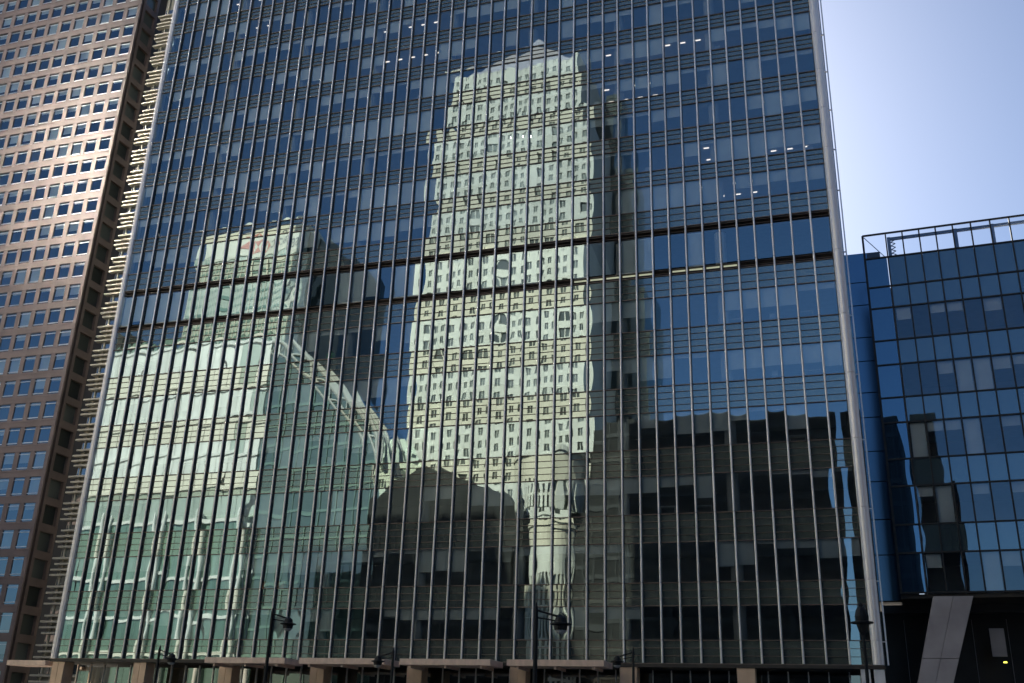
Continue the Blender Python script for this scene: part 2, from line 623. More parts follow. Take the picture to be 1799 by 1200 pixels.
# office chairs and monitors near the glass
chair_mb = MB().box(-0.24, 0.24, 0.0, 0.06, 0.5, 1.05).box(-0.25, 0.25, -0.45, 0.0, 0.42, 0.5).box(-0.03, 0.03, -0.25, -0.19, 0.05, 0.42).box(-0.25, 0.25, -0.24, -0.2, 0.0, 0.05).box(-0.02, 0.02, -0.47, 0.03, 0.0, 0.05)
chair_me = chair_mb.mesh('office_chair', 'decal_white')
desk_me = MB().box(-0.65, 0.65, -0.35, 0.35, 0.70, 0.74).box(-0.62, -0.58, -0.3, 0.3, 0, 0.7).box(0.58, 0.62, -0.3, 0.3, 0, 0.7).mesh('desk', 'blind')
nch = 0
for r in ROWS[2:]:
    for i in range(1, len(EDGE_X) - 1):
        if rng.random() < 0.13 and nch < 60:
            nch += 1
            part(tower, 'desk' if rng.random() < 0.35 else 'office_chair', desk_me if rng.random() < 0.35 else chair_me,
                 L(EDGE_X[i] + rng.uniform(0.4, 1.1), GY + rng.uniform(0.7, 1.1), r[0] + 0.02))
# snowflake cut-outs stuck on two panes, a green balloon, orange boxes
fl = []
for k in range(24):
    rr = (0.62, 0.40, 0.52, 0.44)[k % 4]
    an = 2 * math.pi * k / 24
    fl.append((math.cos(an) * rr, math.sin(an) * rr))
def flake(sc):
    mb = MB()
    pts = [(x * sc, -0.004, z * sc) for x, z in fl] + [(x * sc, 0.004, z * sc) for x, z in fl]
    n = len(fl)
    mb.poly(pts, [tuple(range(n)), tuple(range(2 * n - 1, n - 1, -1))] + [((i + 1) % n, i, n + i, n + (i + 1) % n) for i in range(n)])
    return mb.mesh('snowflake_decal', 'decal_white')
part(tower, 'snowflake_decal', flake(1.15), L(3.75, GY + 0.05, ROWS[6][0] + 1.35), label='white snowflake cut-out on a window pane')
part(tower, 'snowflake_decal', flake(0.6), L(5.35, GY + 0.05, ROWS[6][0] + 1.75))
bl = MB().lathe(23.6, 1.2, [(0.02, ROWS[5][0] + 0.15), (0.2, ROWS[5][0] + 0.25), (0.38, ROWS[5][0] + 0.45), (0.45, ROWS[5][0] + 0.7), (0.38, ROWS[5][0] + 0.95), (0.2, ROWS[5][0] + 1.12), (0.02, ROWS[5][0] + 1.17)], 16)
part(tower, 'green_ball', bl.mesh('green_ball', 'balloon_green', True), (-TL.x, -TL.y, 0), label='green ball behind a window')
for x in (19.2, 20.6, 21.0):
    tpart('storage_box', MB().box(x, x + 0.45, 0.8, 1.2, ROWS[1][0] + 0.02, ROWS[1][0] + 0.75), 'orange_box')

# lobby storey: soffit, stone columns, glazed screen, canopies
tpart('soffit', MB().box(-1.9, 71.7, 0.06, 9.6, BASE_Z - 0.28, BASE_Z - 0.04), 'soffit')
for k in range(9):
    x = -0.95 + 8.96 * k
    if k < 8:
        tpart('stone_column', MB().box(x - 0.66, x - 0.02, 0.15, 1.5, 0.13, BASE_Z - 0.29).box(x + 0.02, x + 0.66, 0.15, 1.5, 0.13, BASE_Z - 0.29).box(x - 0.6, x + 0.6, 0.2, 1.45, 0.13, BASE_Z - 0.3), 'tan_stone')
    else:
        tpart('stone_column', MB().box(69.95, 70.6, 0.2, 0.9, 0.13, BASE_Z - 0.29).box(70.85, 71.6, 0.2, 0.9, 0.13, BASE_Z - 0.29), 'corner_metal')
lg = []
for i in range(48):
    xa = -1.35 + 1.5 * i
    lg.append((get_pane(1.46, 6.9, 'lobby_glass', 0.001, 0.004, 0.001), L(xa + 0.75, 3.4, 3.65), 10))
pieces(tower, 'lobby_pane', lg)
mul_me = MB().box(-0.04, 0.04, -0.12, 0.1, 0.14, BASE_Z - 0.3).mesh('lobby_mullion', 'aluminium')
for i in range(49):
    part(tower, 'lobby_mullion', mul_me, L(-1.35 + 1.5 * i, 3.4, 0))
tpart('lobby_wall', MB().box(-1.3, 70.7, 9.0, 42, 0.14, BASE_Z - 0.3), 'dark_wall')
can_mb = MB().box(-3.83, 3.83, -3.2, -0.05, 0.0, 0.46)
for x in (-3.0, 0, 3.0):
    can_mb.box(x - 0.08, x + 0.08, -3.0, -0.05, -0.22, -0.01)
can_me = can_mb.mesh('canopy', 'canopy_metal')
for x in (20.8, 29.8, 38.8, 47.8):
    part(tower, 'canopy', can_me, L(x, 0, 7.12))
tpart('canopy', MB().box(-6.4, -1.98, -0.4, 2.2, 6.95, 7.40), 'canopy_metal')

# ================================================================== brown tower at the left
BX, BYF, BH, BW = -41.05, 36.48, 3.9, 2.861
brown = root('brown_tower', (-70, 52, 0), 'reddish brown stone tower with a regular grid of square windows at the left edge', 'office tower')
BL = Vector(brown.location)
BTOP = 137.5


def B(x, y, z):
    return (x - BL.x, y - BL.y, z - BL.z)


NB = 16
wz = [133.35 - BH * j for j in range(34)]          # window heads
wx = [-43.65 - BW * k + 0.95 for k in range(NB)]   # window centres
ww, wh = 2.02, 2.75
piers = [(-42.7 + 0.85, BX)] if False else []
pier_me = None
edges = [BX] + [wx[0] + ww / 2]
gx = [(wx[0] + ww / 2, BX)] + [(wx[k + 1] + ww / 2, wx[k] - ww / 2) for k in range(NB - 1)]
cachep = {}
for a, b in gx:
    w = round(b - a, 3)
    if w not in cachep:
        cachep[w] = MB().box(-w / 2, w / 2, 0, 0.3, 0, BTOP).mesh('pier', 'brown_stone')
    part(brown, 'pier', cachep[w], B((a + b) / 2, BYF, 0))
xl = gx[-1][0] - 4
band_me = MB().box(xl, BX + 0.05, 0, 0.3, -(BH - wh), 0).mesh('spandrel_band', 'brown_stone')
lip_me = MB().box(xl, BX + 0.07, 0.03, 0.15, -0.10, 0.10).mesh('string_course', 'brown_stone')
for z in wz + [wz[0] + BH]:
    part(brown, 'spandrel_band', band_me, (0 - BL.x, BYF - 0.06 - BL.y, z + (BH - wh)))
    part(brown, 'string_course', lip_me, (0 - BL.x, BYF - 0.14 - BL.y, z + (BH - wh) * 0.82))
win_me = [pillow('window', ww, wh, rng.uniform(0.001, 0.005), rng.gauss(0, 0.006), rng.gauss(0, 0.006), 'brown_glass', 4) for _ in range(10)]
bar_me = [MB().box(-ww / 2, ww / 2, -0.10, -0.01, wh / 2 - 0.42, wh / 2 - 0.34).mesh('window_bar', 'silver_bar'),
          MB().box(-ww / 2, ww / 2, -0.10, -0.01, -wh / 2 + 0.22, -wh / 2 + 0.32).mesh('window_bar', 'silver_bar')]
items = []
for z in wz:
    for x in wx[:NB - 1]:
        items.append((rng.choice(win_me), B(x, BYF + 0.13, z - wh / 2), ww * wh))
for o, it in pieces(brown, 'window', items):
    for bm_ in bar_me:
        part(o, 'window_bar', bm_)
cb = {}
items = []
for z in wz:
    for x in wx[:NB - 1]:
        d = rng.choice([0, 0, 0, 0.2, 0.2, 0.35, 0.6, 1.0])
        if d:
            key = d
            if key not in cb:
                cb[key] = MB().box(-ww / 2, ww / 2, 0, 0.01, -wh * d, 0).mesh('window_blind', 'blind')
            items.append((cb[key], B(x, BYF + 0.35, z), ww * wh * d))
pieces(brown, 'window_blind', items, cap=200)
part(brown, 'core_wall', MB().box(xl, BX - 0.9, BYF + 2.2, BYF + 4.4, 0, BTOP).box(xl, -47.5, BYF + 4.4, 75, 0, BTOP).mesh('core_wall', 'dark_wall'), (-BL.x, -BL.y, 0))
# flank: one bay deep
for y in (0.02, 3.25):
    part(brown, 'flank_pier', MB().box(BX - 0.9, BX + 0.02, BYF + 0.76 + y, BYF + 0.76 + y + 0.55, 0, BTOP).mesh('flank_pier', 'brown_side_shade'), (-BL.x, -BL.y, 0))
fb = MB().box(BX - 0.85, BX + 0.04, BYF + 0.76, BYF + 4.6, -(BH - wh), 0).mesh('flank_band', 'brown_side_shade')
fw = MB().box(BX - 0.5, BX - 0.46, BYF + 1.3, BYF + 4.0, -wh, 0).mesh('flank_window', 'far_glass')
for z in wz:
    part(brown, 'flank_band', fb, (-BL.x, -BL.y, z + (BH - wh)))
    part(brown, 'flank_window', fw, (-BL.x, -BL.y, z))
part(brown, 'roof_cap', MB().box(xl, BX + 0.2, BYF - 0.2, 75, BTOP, BTOP + 1.2).mesh('roof_cap', 'brown_stone'), (-BL.x, -BL.y, 0))

# ================================================================== louvred building in the gap
LX, LYF = -38.4, 38.5
lou = root('louvred_building', (-36, 52, 0), 'pale office block with stacked horizontal louvres, seen in the gap left of the glass tower', 'office block')
LL = Vector(lou.location)
LTOP = 126.0
part(lou, 'wall', MB().box(LX + 0.7, -29.5, LYF + 0.6, 60, 0, LTOP).mesh('wall', 'louvre_wall'), (-LL.x, -LL.y, 0))
z = 87.9 - 3.987 * 21
fl_ = 0
bla = MB().box(LX, -30, 0, 0.75, -0.13, 0.13).mesh('louvre', 'louvre')
blb = MB().box(LX + 0.55, -30, 0, 0.75, -0.13, 0.13).mesh('louvre', 'louvre')
gw = MB().box(LX + 0.9, -30, 0, 0.05, 0.0, 1.35).mesh('window_strip', 'louvre_glass')
post = MB().box(-0.09, 0.09, -0.12, 0.1, 0, LTOP).mesh('mullion', 'louvre')
while z < LTOP - 3:
    if z > 3:
        for j, dz in enumerate((0.0, -0.82, -1.6, -2.35)):
            part(lou, 'louvre', bla if (j + fl_) % 3 else blb, (-LL.x, LYF - 0.2 - LL.y, z + dz))
        part(lou, 'window_strip', gw, (-LL.x, LYF + 0.5 - LL.y, z + 0.28))
    z += 3.987
    fl_ += 1
for i in range(8):
    part(lou, 'mullion', post, (LX + 1.4 + 1.5 * i - LL.x, LYF + 0.42 - LL.y, 0))

# ================================================================== blue glass building at the right
TH = R(-3.087)
rb = root('blue_glass_building', (75.408, 4.0, 0), 'lower dark blue glass office building with an open glazed parapet at the right', 'office building', TH)
mx_ = [0, 1.373, 2.735, 4.066, 5.435, 6.868, 8.373, 9.855] + [9.855 + 1.5 * k for k in range(1, 22)]
rz_ = [44.23, 41.92, 39.15, 37.16, 34.16, 31.98, 29.08, 26.92, 23.85, 21.62, 18.52, 16.30, 13.25]
vis = {(37.16, 34.16), (31.98, 29.08), (26.92, 23.85), (21.62, 18.52), (16.30, 13.25)}
XR = mx_[-1]
mu = MB().box(-0.055, 0.055, -0.08, 0.14, 13.25, 44.2).mesh('mullion', 'black_frame')
for x in mx_:
    part(rb, 'mullion', mu, (x, 0, 0))
part(rb, 'corner_mullion', MB().box(-0.09, 0.09, -0.1, 0.2, 13.25, 44.2).mesh('corner_mullion', 'black_frame'), (-1.9, 0, 0))
trm = MB().box(-1.9, XR, -0.06, 0.12, -0.06, 0.06).mesh('transom', 'black_frame')
for z in rz_:
    part(rb, 'transom', trm, (0, -0.004, z))
pan, scr, rbl = [], [], []
for zt, zb in zip(rz_[:-1], rz_[1:]):
    h = zt - zb
    for i in range(len(mx_) - 1):
        xa, xb = mx_[i], mx_[i + 1]
        loc = ((xa + xb) / 2, 0.03, (zt + zb) / 2)
        m = 'clear_screen' if zt > 44 else ('right_glass' if (zt, zb) in vis else 'right_spandrel')
        pan.append((get_pane(round(xb - xa - 0.1, 1), h - 0.1, m, 0.0005, 0.002, 0.0012), loc, h * (xb - xa), m))
        if m == 'right_glass':
            d = rng.choice([0, 0, 0, 0.25, 0.25, 0.35, 0.75, 1.0])
            if d:
                rbl.append((MB().box(-(xb - xa) / 2 + 0.1, (xb - xa) / 2 - 0.1, 0, 0.01, -h * d, 0).mesh('window_blind', 'blind'), ((xa + xb) / 2, 0.3, zt - 0.08), h * d))
    m = 'clear_screen' if zt > 42 else 'right_corner'
    scr.append((get_pane(1.75, h - 0.1, m, 0.0003, 0.001, 0.001), (-0.98, 0.03, (zt + zb) / 2), h))
for m in ('clear_screen', 'right_glass', 'right_spandrel'):
    pieces(rb, 'window_pane', [p[:3] for p in pan if p[3] == m])
for m in ('clear_screen', 'right_corner'):
    pieces(rb, 'corner_screen', [p for p in scr if p[0].materials[0].name == m])
pieces(rb, 'window_blind', rbl)
for (zt, zb) in sorted(vis):
    part(rb, 'floor_slab', MB().box(0.05, XR, 0.25, 12, zt + 0.02, zt + 1.2).mesh('floor_slab', 'ceiling'))
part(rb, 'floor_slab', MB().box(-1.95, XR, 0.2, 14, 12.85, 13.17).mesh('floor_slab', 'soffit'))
part(rb, 'core_wall', MB().box(0.02, XR, 7, 16, 13.2, 42.0).mesh('core_wall', 'interior_wall'))
part(rb, 'flank_wall', MB().box(0.06, 0.16, 0.3, 7, 13.2, 41.8).mesh('flank_wall', 'black_frame'))
part(rb, 'roof_kerb', MB().box(0.3, XR, 2.2, 15, 42.02, 42.75).mesh('roof_kerb', 'white_frame'))
# steel behind the open parapet
for x in (0.1, 5.5, 8.4, 14.4, 20.4):
    part(rb, 'parapet_post', MB().box(x, x + 0.28, 0.4, 0.75, 41.95, 44.0).mesh('parapet_post', 'steel_blue'))
part(rb, 'parapet_beam', MB().box(0.1, XR, 0.45, 0.7, 43.75, 43.98).mesh('parapet_beam', 'steel_blue'))
br = MB()
for k in range(6):
    br.bar((0.35, 0.9, 41.9 + 0.36 * k), (0.75, 0.9, 42.1 + 0.36 * k), 0.04).bar((0.35, 0.9, 42.28 + 0.36 * k), (0.75, 0.9, 42.1 + 0.36 * k), 0.04)
part(rb, 'parapet_truss', br.mesh('parapet_truss', 'steel_blue'))
bs = MB()
bs.bar((-1.8, 0.1, 44.1), (-0.1, 2.5, 43.0), 0.035)
part(rb, 'corner_bracing', bs.mesh('corner_bracing', 'steel_blue'))
# undercroft: leaning pier, panel and dark walls
sp = MB()
for a, b in ((0.0, 0.495), (0.505, 1.0)):
    t0, t1, u0, u1 = 75.55, 78.25, 71.95, 73.95
    for z0, z1 in ((-1.0, 8.15), (8.19, 12.56)):
        def xx(f, z):
            k = (z - 0) / 12.56
            return (u0 + (t0 - u0) * k) * (1 - f) + (u1 + (t1 - u1) * k) * f
        P_ = [(xx(a, z0), 0.9, z0), (xx(b, z0), 0.9, z0), (xx(b, z1), 0.9, z1), (xx(a, z1), 0.9, z1)]
        P_ += [(x, 2.1, z) for x, _, z in P_]
        sp.poly(P_, [(0, 1, 2, 3), (7, 6, 5, 4), (0, 4, 5, 1), (1, 5, 6, 2), (2, 6, 7, 3), (3, 7, 4, 0)])
me = sp.mesh('leaning_pier', 'concrete')
o = part(rb, 'leaning_pier', me, label='leaning pale grey pier of two panels under the building')
o.matrix_parent_inverse = (Matrix.Translation(rb.location) @ Matrix.Rotation(TH, 4, 'Z')).inverted()
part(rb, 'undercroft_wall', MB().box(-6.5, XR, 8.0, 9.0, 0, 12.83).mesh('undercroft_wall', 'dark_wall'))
part(rb, 'wall_panel', MB().box(4.2, 5.25, 4.2, 4.3, 8.9, 11.0).mesh('wall_panel', 'concrete'))
part(rb, 'undercroft_ceiling_beam', MB().box(-3.4, XR, 3.9, 4.6, 12.2, 12.83).mesh('undercroft_ceiling_beam', 'dark_wall'))
part(rb, 'exit_light', MB().box(4.9, 5.15, 4.1, 4.16, 8.42, 8.52).mesh('exit_light', 'exit_lamp'))
for k in range(9):
    part(rb, 'wall_joint', MB().box(-2.0 + 2.6 * k, -1.96 + 2.6 * k, 7.9, 7.99, 0.0, 12.1).mesh('wall_joint', 'concrete'))
for k in range(4):
    part(rb, 'door_frame', MB().box(3.0 + 1.6 * k, 3.1 + 1.6 * k, 6.8, 6.95, 0, 6.6).box(3.1 + 1.6 * k, 4.6 + 1.6 * k, 6.82, 6.93, 6.45, 6.6).mesh('door_frame', 'steel_blue'))
g = MB()
for k in range(7):
    g.bar((6.6 + 0.5 * k, 7.0, 8.4), (7.7 + 0.5 * k, 7.0, 10.8), 0.05)
part(rb, 'grille', g.mesh('grille', 'grille'))

link = root('link_building', (73.4, 14, 0), 'narrow strip of deep blue glass wall between the tower corner and the blue building', 'building link')
lk = Vector(link.location)
lz_ = [13.4, 17.2, 20.2, 23.5, 26.2, 29.3, 31.6, 34.6, 36.9, 40.1, 42.4, 45.4]
for za, zb in zip(lz_[:-1], lz_[1:]):
    part(link, 'wall_panel', pillow('wall_panel', 2.6, zb - za - 0.09, 0.001, rng.gauss(0, 0.001), rng.gauss(0, 0.001), 'link_glass', 4), (72.72 - lk.x, 10.0 - lk.y, (za + zb) / 2))
part(link, 'backing', MB().box(71.4, 75.2, 10.15, 17, 13.35, 45.45).mesh('backing', 'black_frame'), (-lk.x, -lk.y, 0))

# ================================================================== street lamps (dark silhouettes)
def arm_lamp(x, y, h, label, side=1, two=False):
    o = root('street_lamp', (x, y, 0), label, 'street lamp', 0, 'street lamps along the pavement')
    part(o, 'post', MB().lathe(0, 0, [(0.16, 0), (0.16, 0.9), (0.10, 1.0), (0.085, h), (0.03, h + 0.25)], 12).mesh('post', 'lamp_black'))
    for s in ((side, -side) if two else (side,)):
        part(o, 'arm', MB().bar((0, 0, h - 0.05), (s * 0.95, 0, h - 0.32), 0.045).bar((0, 0, h - 0.35), (s * 0.95, 0, h - 0.5), 0.03).mesh('arm', 'lamp_black'))
        part(o, 'lamp_head', MB().lathe(s * 1.05, 0, [(0.05, h - 0.25), (0.22, h - 0.38), (0.25, h - 0.55), (0.44, h - 0.60), (0.44, h - 0.64), (0.28, h - 0.68), (0.26, h - 0.85), (0.1, h - 0.95)], 14).mesh('lamp_head', 'lamp_black'))
        part(o, 'lens', MB().lathe(s * 1.05, 0, [(0.1, h - 1.0), (0.2, h - 0.93), (0.24, h - 0.86)], 12).mesh('lens', 'lamp_lens'))
    return o


arm_lamp(38.9, -30, 7.95, 'dark street lamp with one arm before the green lit lower panes', 1)
arm_lamp(41.0, -18, 6.9, 'dark street lamp whose head reaches left, beside the third canopy', -1)
arm_lamp(57.1, -40, 6.8, 'dark street lamp with one arm before the bright narrow reflection', 1)
arm_lamp(24.6, -20, 6.8, 'small dark street lamp near the far left stone columns', 1)
arm_lamp(56.0, -14, 7.3, 'dark street lamp at the right end of the canopies', -1)
o = root('lantern_post', (69.7, -45, 0), 'black lantern on a post in front of the tower corner post', 'street lamp')
part(o, 'post', MB().lathe(0, 0, [(0.14, 0), (0.14, 0.8), (0.07, 0.9), (0.05, 5.3)], 12).mesh('post', 'lamp_black'))
part(o, 'lantern', MB().lathe(0, 0, [(0.05, 5.25), (0.13, 5.38), (0.19, 5.6), (0.36, 5.63), (0.36, 5.67), (0.21, 5.70), (0.22, 5.85), (0.17, 6.05), (0.10, 6.16)], 14).mesh('lantern', 'lamp_black'))
part(o, 'finial', MB().lathe(0, 0, [(0.06, 6.16), (0.07, 6.22), (0.03, 6.30)], 10).mesh('finial', 'lamp_black'))

# ================================================================== the city across the street (seen in the glass)
def mirror_view(w):
    return project((w[0], 2 * GY - w[1], w[2]))


def V(yv):
    return 2 * GY - yv


# --- pale stone tower
YT = V(144)
st = root('pale_stone_tower', (-8, YT - 24, 0), 'sunlit pale stone tower with stepped corners and square windows, mirrored in the glass facade', 'office tower')
SL = Vector(st.location)
PW, PH = 4.1, 4.1
stages = [(-32.2, 15.0, 0, 122.0, 0.0), (-30.4, 15.0, 122.0, 163.0, 2.0), (-26.9, 12.0, 163.0, 183.0, 4.5)]
witems = []
wme = pillow('window', 1.9, 2.35, 0.002, 0, 0, 'far_glass', 2)
# window pane faces +Y here
for v_ in wme.vertices:
    v_.co.y = -v_.co.y
wme.flip_normals()
for xa, xb, za, zb, sb in stages:
    yf = YT - sb
    sm = 'pale_stone' if za < 100 else 'dimmed_stone'  # upper stages coloured darker, standing for their weaker reflection
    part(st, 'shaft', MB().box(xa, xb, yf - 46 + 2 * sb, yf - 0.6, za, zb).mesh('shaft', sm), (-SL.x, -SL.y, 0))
    n = int((xb - xa) / PW)
    off = (xb - xa - n * PW) / 2
    mb = MB()
    for i in range(n + 1):
        x = xa + off + i * PW
        mb.box(max(xa, x - (PW - 2.0) / 2), min(xb, x + (PW - 2.0) / 2), yf - 0.6, yf, za, zb)
        if i < n:
            mb.box(x + PW / 2 - 0.1, x + PW / 2 + 0.1, yf - 0.44, yf - 0.3, za, zb)
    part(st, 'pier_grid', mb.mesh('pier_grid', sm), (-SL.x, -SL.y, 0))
    m = int((zb - za) / PH)
    mb = MB()
    for j in range(m + 1):
        z = za + j * PH
        mb.box(xa + 0.01, xb - 0.01, yf - 0.58, yf - 0.06, z, min(zb, z + PH - 2.35))
        if j < m:
            for i in range(n):
                witems.append((wme, (xa + off + (i + 0.5) * PW - SL.x, yf - 0.45 - SL.y, z + PH - 1.17), 4.7))
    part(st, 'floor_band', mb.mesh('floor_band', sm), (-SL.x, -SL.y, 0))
pieces(st, 'window', witems, in_view=mirror_view)
yf = YT - 5
part(st, 'pyramid_roof', MB().poly([(-25, yf, 183), (10.5, yf, 183), (10.5, yf - 36, 183), (-25, yf - 36, 183), (-7.2, yf - 18, 204)], [(0, 4, 1), (1, 4, 2), (2, 4, 3), (3, 4, 0), (0, 1, 2, 3)]).mesh('pyramid_roof', 'steel_roof'), (-SL.x, -SL.y, 0))
# --- curved stone drum at its foot
dr = root('round_entrance_pavilion', (16.6, V(102), 0), 'curved stone pavilion with tall openings below the stone tower, mirrored low at centre', 'pavilion')
def arc(r, a):
    return (r * math.cos(a), -4.6 + r * math.sin(a))


def drum(rad, za, zo, zt, seg, solid, rings):
    wall, glz = MB(), MB()
    for k in range(seg):
        a0, a1 = R(-10 + k * 200 / seg), R(-10 + (k + 1) * 200 / seg)
        am = a0 + (a1 - a0) * solid
        wall.prism([arc(rad, a0), arc(rad, a1), arc(rad - 0.8, a1), arc(rad - 0.8, a0)], zo, zt)
        wall.prism([arc(rad + 0.45, a0), arc(rad + 0.45, a1), arc(rad - 0.2, a1), arc(rad - 0.2, a0)], zt - 0.9, zt + 0.1)
        wall.prism([arc(rad, a0), arc(rad, am), arc(rad - 0.8, am), arc(rad - 0.8, a0)], za, zo)
        for z in rings:
            wall.prism([arc(rad - 0.2, a0), arc(rad - 0.2, a1), arc(rad - 0.7, a1), arc(rad - 0.7, a0)], z, z + 0.6)
        j1, j2 = arc(rad - 0.6, a0), arc(rad - 0.6, a1)
        glz.poly([(j1[0], j1[1], za), (j2[0], j2[1], za), (j2[0], j2[1], zo), (j1[0], j1[1], zo)], [(0, 1, 2, 3)])
    part(dr, 'drum_wall', wall.mesh('drum_wall', 'pale_stone'))
    part(dr, 'drum_glazing', glz.mesh('drum_glazing', 'far_glass'))
    part(dr, 'drum_roof', MB().lathe(0, -4.6, [(rad - 0.1, zt + 0.12), (rad - 1.2, zt + 1.0), (0.3, zt + 1.6)], 32).mesh('drum_roof', 'pale_stone', True))


drum(4.6, 0, 31, 40.5, 12, 0.40, (6, 12, 18, 24, 28))
drum(6.6, 42.5, 47.5, 54.0, 16, 0.55, (45,))

# --- dark block added behind it, standing in for its shaded side
dk = root('shaded_side_block', (24, V(190), 0), 'dark block added for the shaded side of the pale stone tower, in reflection', 'office tower')
def dark_block(o, x0, x1, yfront, depth, z0, z1, m, frame, px=3.0, pz=4.0, cap=0):
    l = Vector(o.location)
    part(o, 'wall', MB().box(x0, x1, yfront - depth, yfront, z0, z1).mesh('wall', m), (-l.x, -l.y, 0))
    f = MB().box(-0.12, 0.12, 0.02, 0.3, z0, z1).mesh('mullion', frame)
    x = x0
    while x <= x1:
        part(o, 'mullion', f, (x - l.x, yfront - l.y, 0))
        x += px
    f2 = MB().box(x0, x1, 0.02, 0.2, -0.45, 0.45).mesh('spandrel', frame)
    z = z0 + pz
    while z < z1:
        part(o, 'spandrel', f2, (-l.x, yfront - l.y, z))
        z += pz
dark_block(dk, 12, 24.8, V(172), 20, 0, 120, 'far_dark', 'far_dark2', 3.0, 4.1)
dark_block(dk, 12, 21.0, V(172), 20, 120, 158, 'far_dark', 'far_dark2', 3.0, 4.1)
dark_block(dk, 12, 17.0, V(172), 20, 158, 188, 'far_dark', 'far_dark2', 3.0, 4.1)

# --- blocks low at the right and centre, coloured dark in place of shadow
d2 = root('shade_dark_block', (45, V(118), 0), 'long flat-roofed office block coloured dark for shadow, mirrored low at the right of the facade', 'office block')
dark_block(d2, 20.8, 24.3, V(105.4), 20, 0, 42.5, 'shade_dark_stone', 'dark_trim', 3.2, 4.4)
dark_block(d2, 24.4, 69.9, V(105), 26, 0, 60.2, 'shade_dark_stone', 'dark_trim', 3.2, 4.4)
part(d2, 'roof_plant', MB().box(30, 33, V(112) - 6, V(112), 60.2, 63.5).box(45, 58, V(112) - 6, V(112), 60.2, 62.6).mesh('roof_plant', 'shade_dark_stone'), (-45, -V(118), 0))
d3 = root('dark_stepped_block', (75.5, V(112), 0), 'narrow dark block with a stepped right shoulder, mirrored in the blue building at the right', 'office block')
dark_block(d3, 71.8, 76.3, V(105), 14, 0, 60.0, 'shade_dark_stone', 'dark_trim', 3.2, 4.4)
part(d3, 'shoulder', MB().box(76.35, 78.2, V(105) - 13, V(105) - 0.2, 0, 47.5).mesh('shoulder', 'shade_dark_stone'), (-75.5, -V(112), 0))
d1 = root('dark_gabled_block', (-5, V(118), 0), 'low sloping-roofed block coloured dark for shadow, mirrored left of the bright narrow strip', 'office block')
dark_block(d1, -21.5, 10.4, V(105), 6, 0, 43, 'shade_dark_stone', 'dark_trim', 3.2, 4.4)
yv = V(105)
part(d1, 'roof', MB().poly([(-21.5, yv, 43), (-21.5, yv, 46.5), (-10.7, yv, 54), (8, yv, 46.5), (10.4, yv, 43),
                            (-21.5, yv - 6, 43), (-21.5, yv - 6, 46.5), (-10.7, yv - 6, 54), (8, yv - 6, 46.5), (10.4, yv - 6, 43)],
                           [(0, 4, 3, 2, 1), (5, 6, 7, 8, 9), (0, 1, 6, 5), (1, 2, 7, 6), (2, 3, 8, 7), (3, 4, 9, 8)]).mesh('roof', 'shade_dark_stone'), (5, -V(118), 0))

# --- bright glazed hall at the left
YP = V(110)
pv = root('bright_glazed_hall', (-65, YP - 15, 0), 'bright pale glazed hall with white columns and curved roof, mirrored at lower left', 'office building')
PL = Vector(pv.location)
PX0, PX1, PZT = -108.0, -52.0, 87.5
part(pv, 'wall', MB().box(PX0, PX1, YP - 30, YP - 0.6, 0, PZT).mesh('wall', 'white_frame'), (-PL.x, -PL.y, 0))
pz = [0, 8.5, 16, 24, 32.5, 44.5, 52, 60, 68, 76, PZT]
ppan = []
cpm = {}
for za, zb in zip(pz[:-1], pz[1:]):
    for i in range(14):
        xa = PX0 + 4.0 * i
        m = ('satin_panel' if i < 11 + rng.randrange(4) else 'far_pale') if za >= 52 else ('far_pale' if za >= 44 else ('far_green' if za > 24 else 'hall_lower_dim'))  # panel colours step darker downwards as painted falloff of the light
        key = (round(zb - za, 2), m, rng.randrange(3))
        if key not in cpm:
            me = pillow('facade_panel', 3.8, zb - za - 0.9, 0.004, rng.gauss(0, 0.008), rng.gauss(0, 0.008), m, 4)
            for v_ in me.vertices:
                v_.co.y = -v_.co.y
            me.flip_normals()
            cpm[key] = me
        ppan.append((cpm[key], (xa + 2 - PL.x, YP - 0.3 - PL.y, (za + zb) / 2), 20))
for m in ('satin_panel', 'far_pale', 'far_green', 'hall_lower_dim'):
    pieces(pv, 'facade_panel', [p for p in ppan if p[0].materials[0].name == m], in_view=mirror_view)
for z in pz[1:]:
    part(pv, 'floor_edge', MB().box(PX0, PX1 + 0.4, YP - 0.25, YP + 0.25, z - 0.4, z + 0.4).mesh('floor_edge', 'white_frame'), (-PL.x, -PL.y, 0))
for x in (-102, -89, -75, -64.2, -53):
    part(pv, 'white_column', MB().lathe(x, YP + 1.2, [(0.75, 0), (0.75, 46), (0.5, 47)], 12).mesh('white_column', 'white_frame'), (-PL.x, -PL.y, 0))
# curved end: ribs and glazing following a quarter curve
cur = [(-52.0, 87.4), (-48, 85.6), (-42, 80.8), (-36, 75.2), (-31, 70.2), (-27, 66), (-24.2, 61.5), (-23.2, 55), (-23.2, 0)]
mbw = MB()
n = len(cur)
outl = [(-52.0, 0.0)] + cur
k = len(outl)
mbw.poly([(x, YP - 1.0, z) for x, z in outl] + [(x, YP - 28, z) for x, z in outl],
         [tuple(range(k - 1, -1, -1)), tuple(range(k, 2 * k))] + [(i, (i + 1) % k, k + (i + 1) % k, k + i) for i in range(k)])
part(pv, 'curved_wing', mbw.mesh('curved_wing', 'wing_glass'), (-PL.x, -PL.y, 0))
rib = MB()
for yy in (YP - 0.4, YP - 6, YP - 12):
    for (xa, za), (xb, zb) in zip(cur[:-2], cur[1:-1]):
        rib.bar((xa, yy, za + 0.4), (xb, yy, zb + 0.4), 0.6)
        rib.bar((xa, yy, za - 3.4), (xb, yy, zb - 3.4), 0.35)
        rib.bar((xa, yy, za - 3.4), (xb, yy, zb + 0.4), 0.25)
        rib.bar((xa, yy, za + 0.4), (xa, yy, za - 3.4), 0.25)
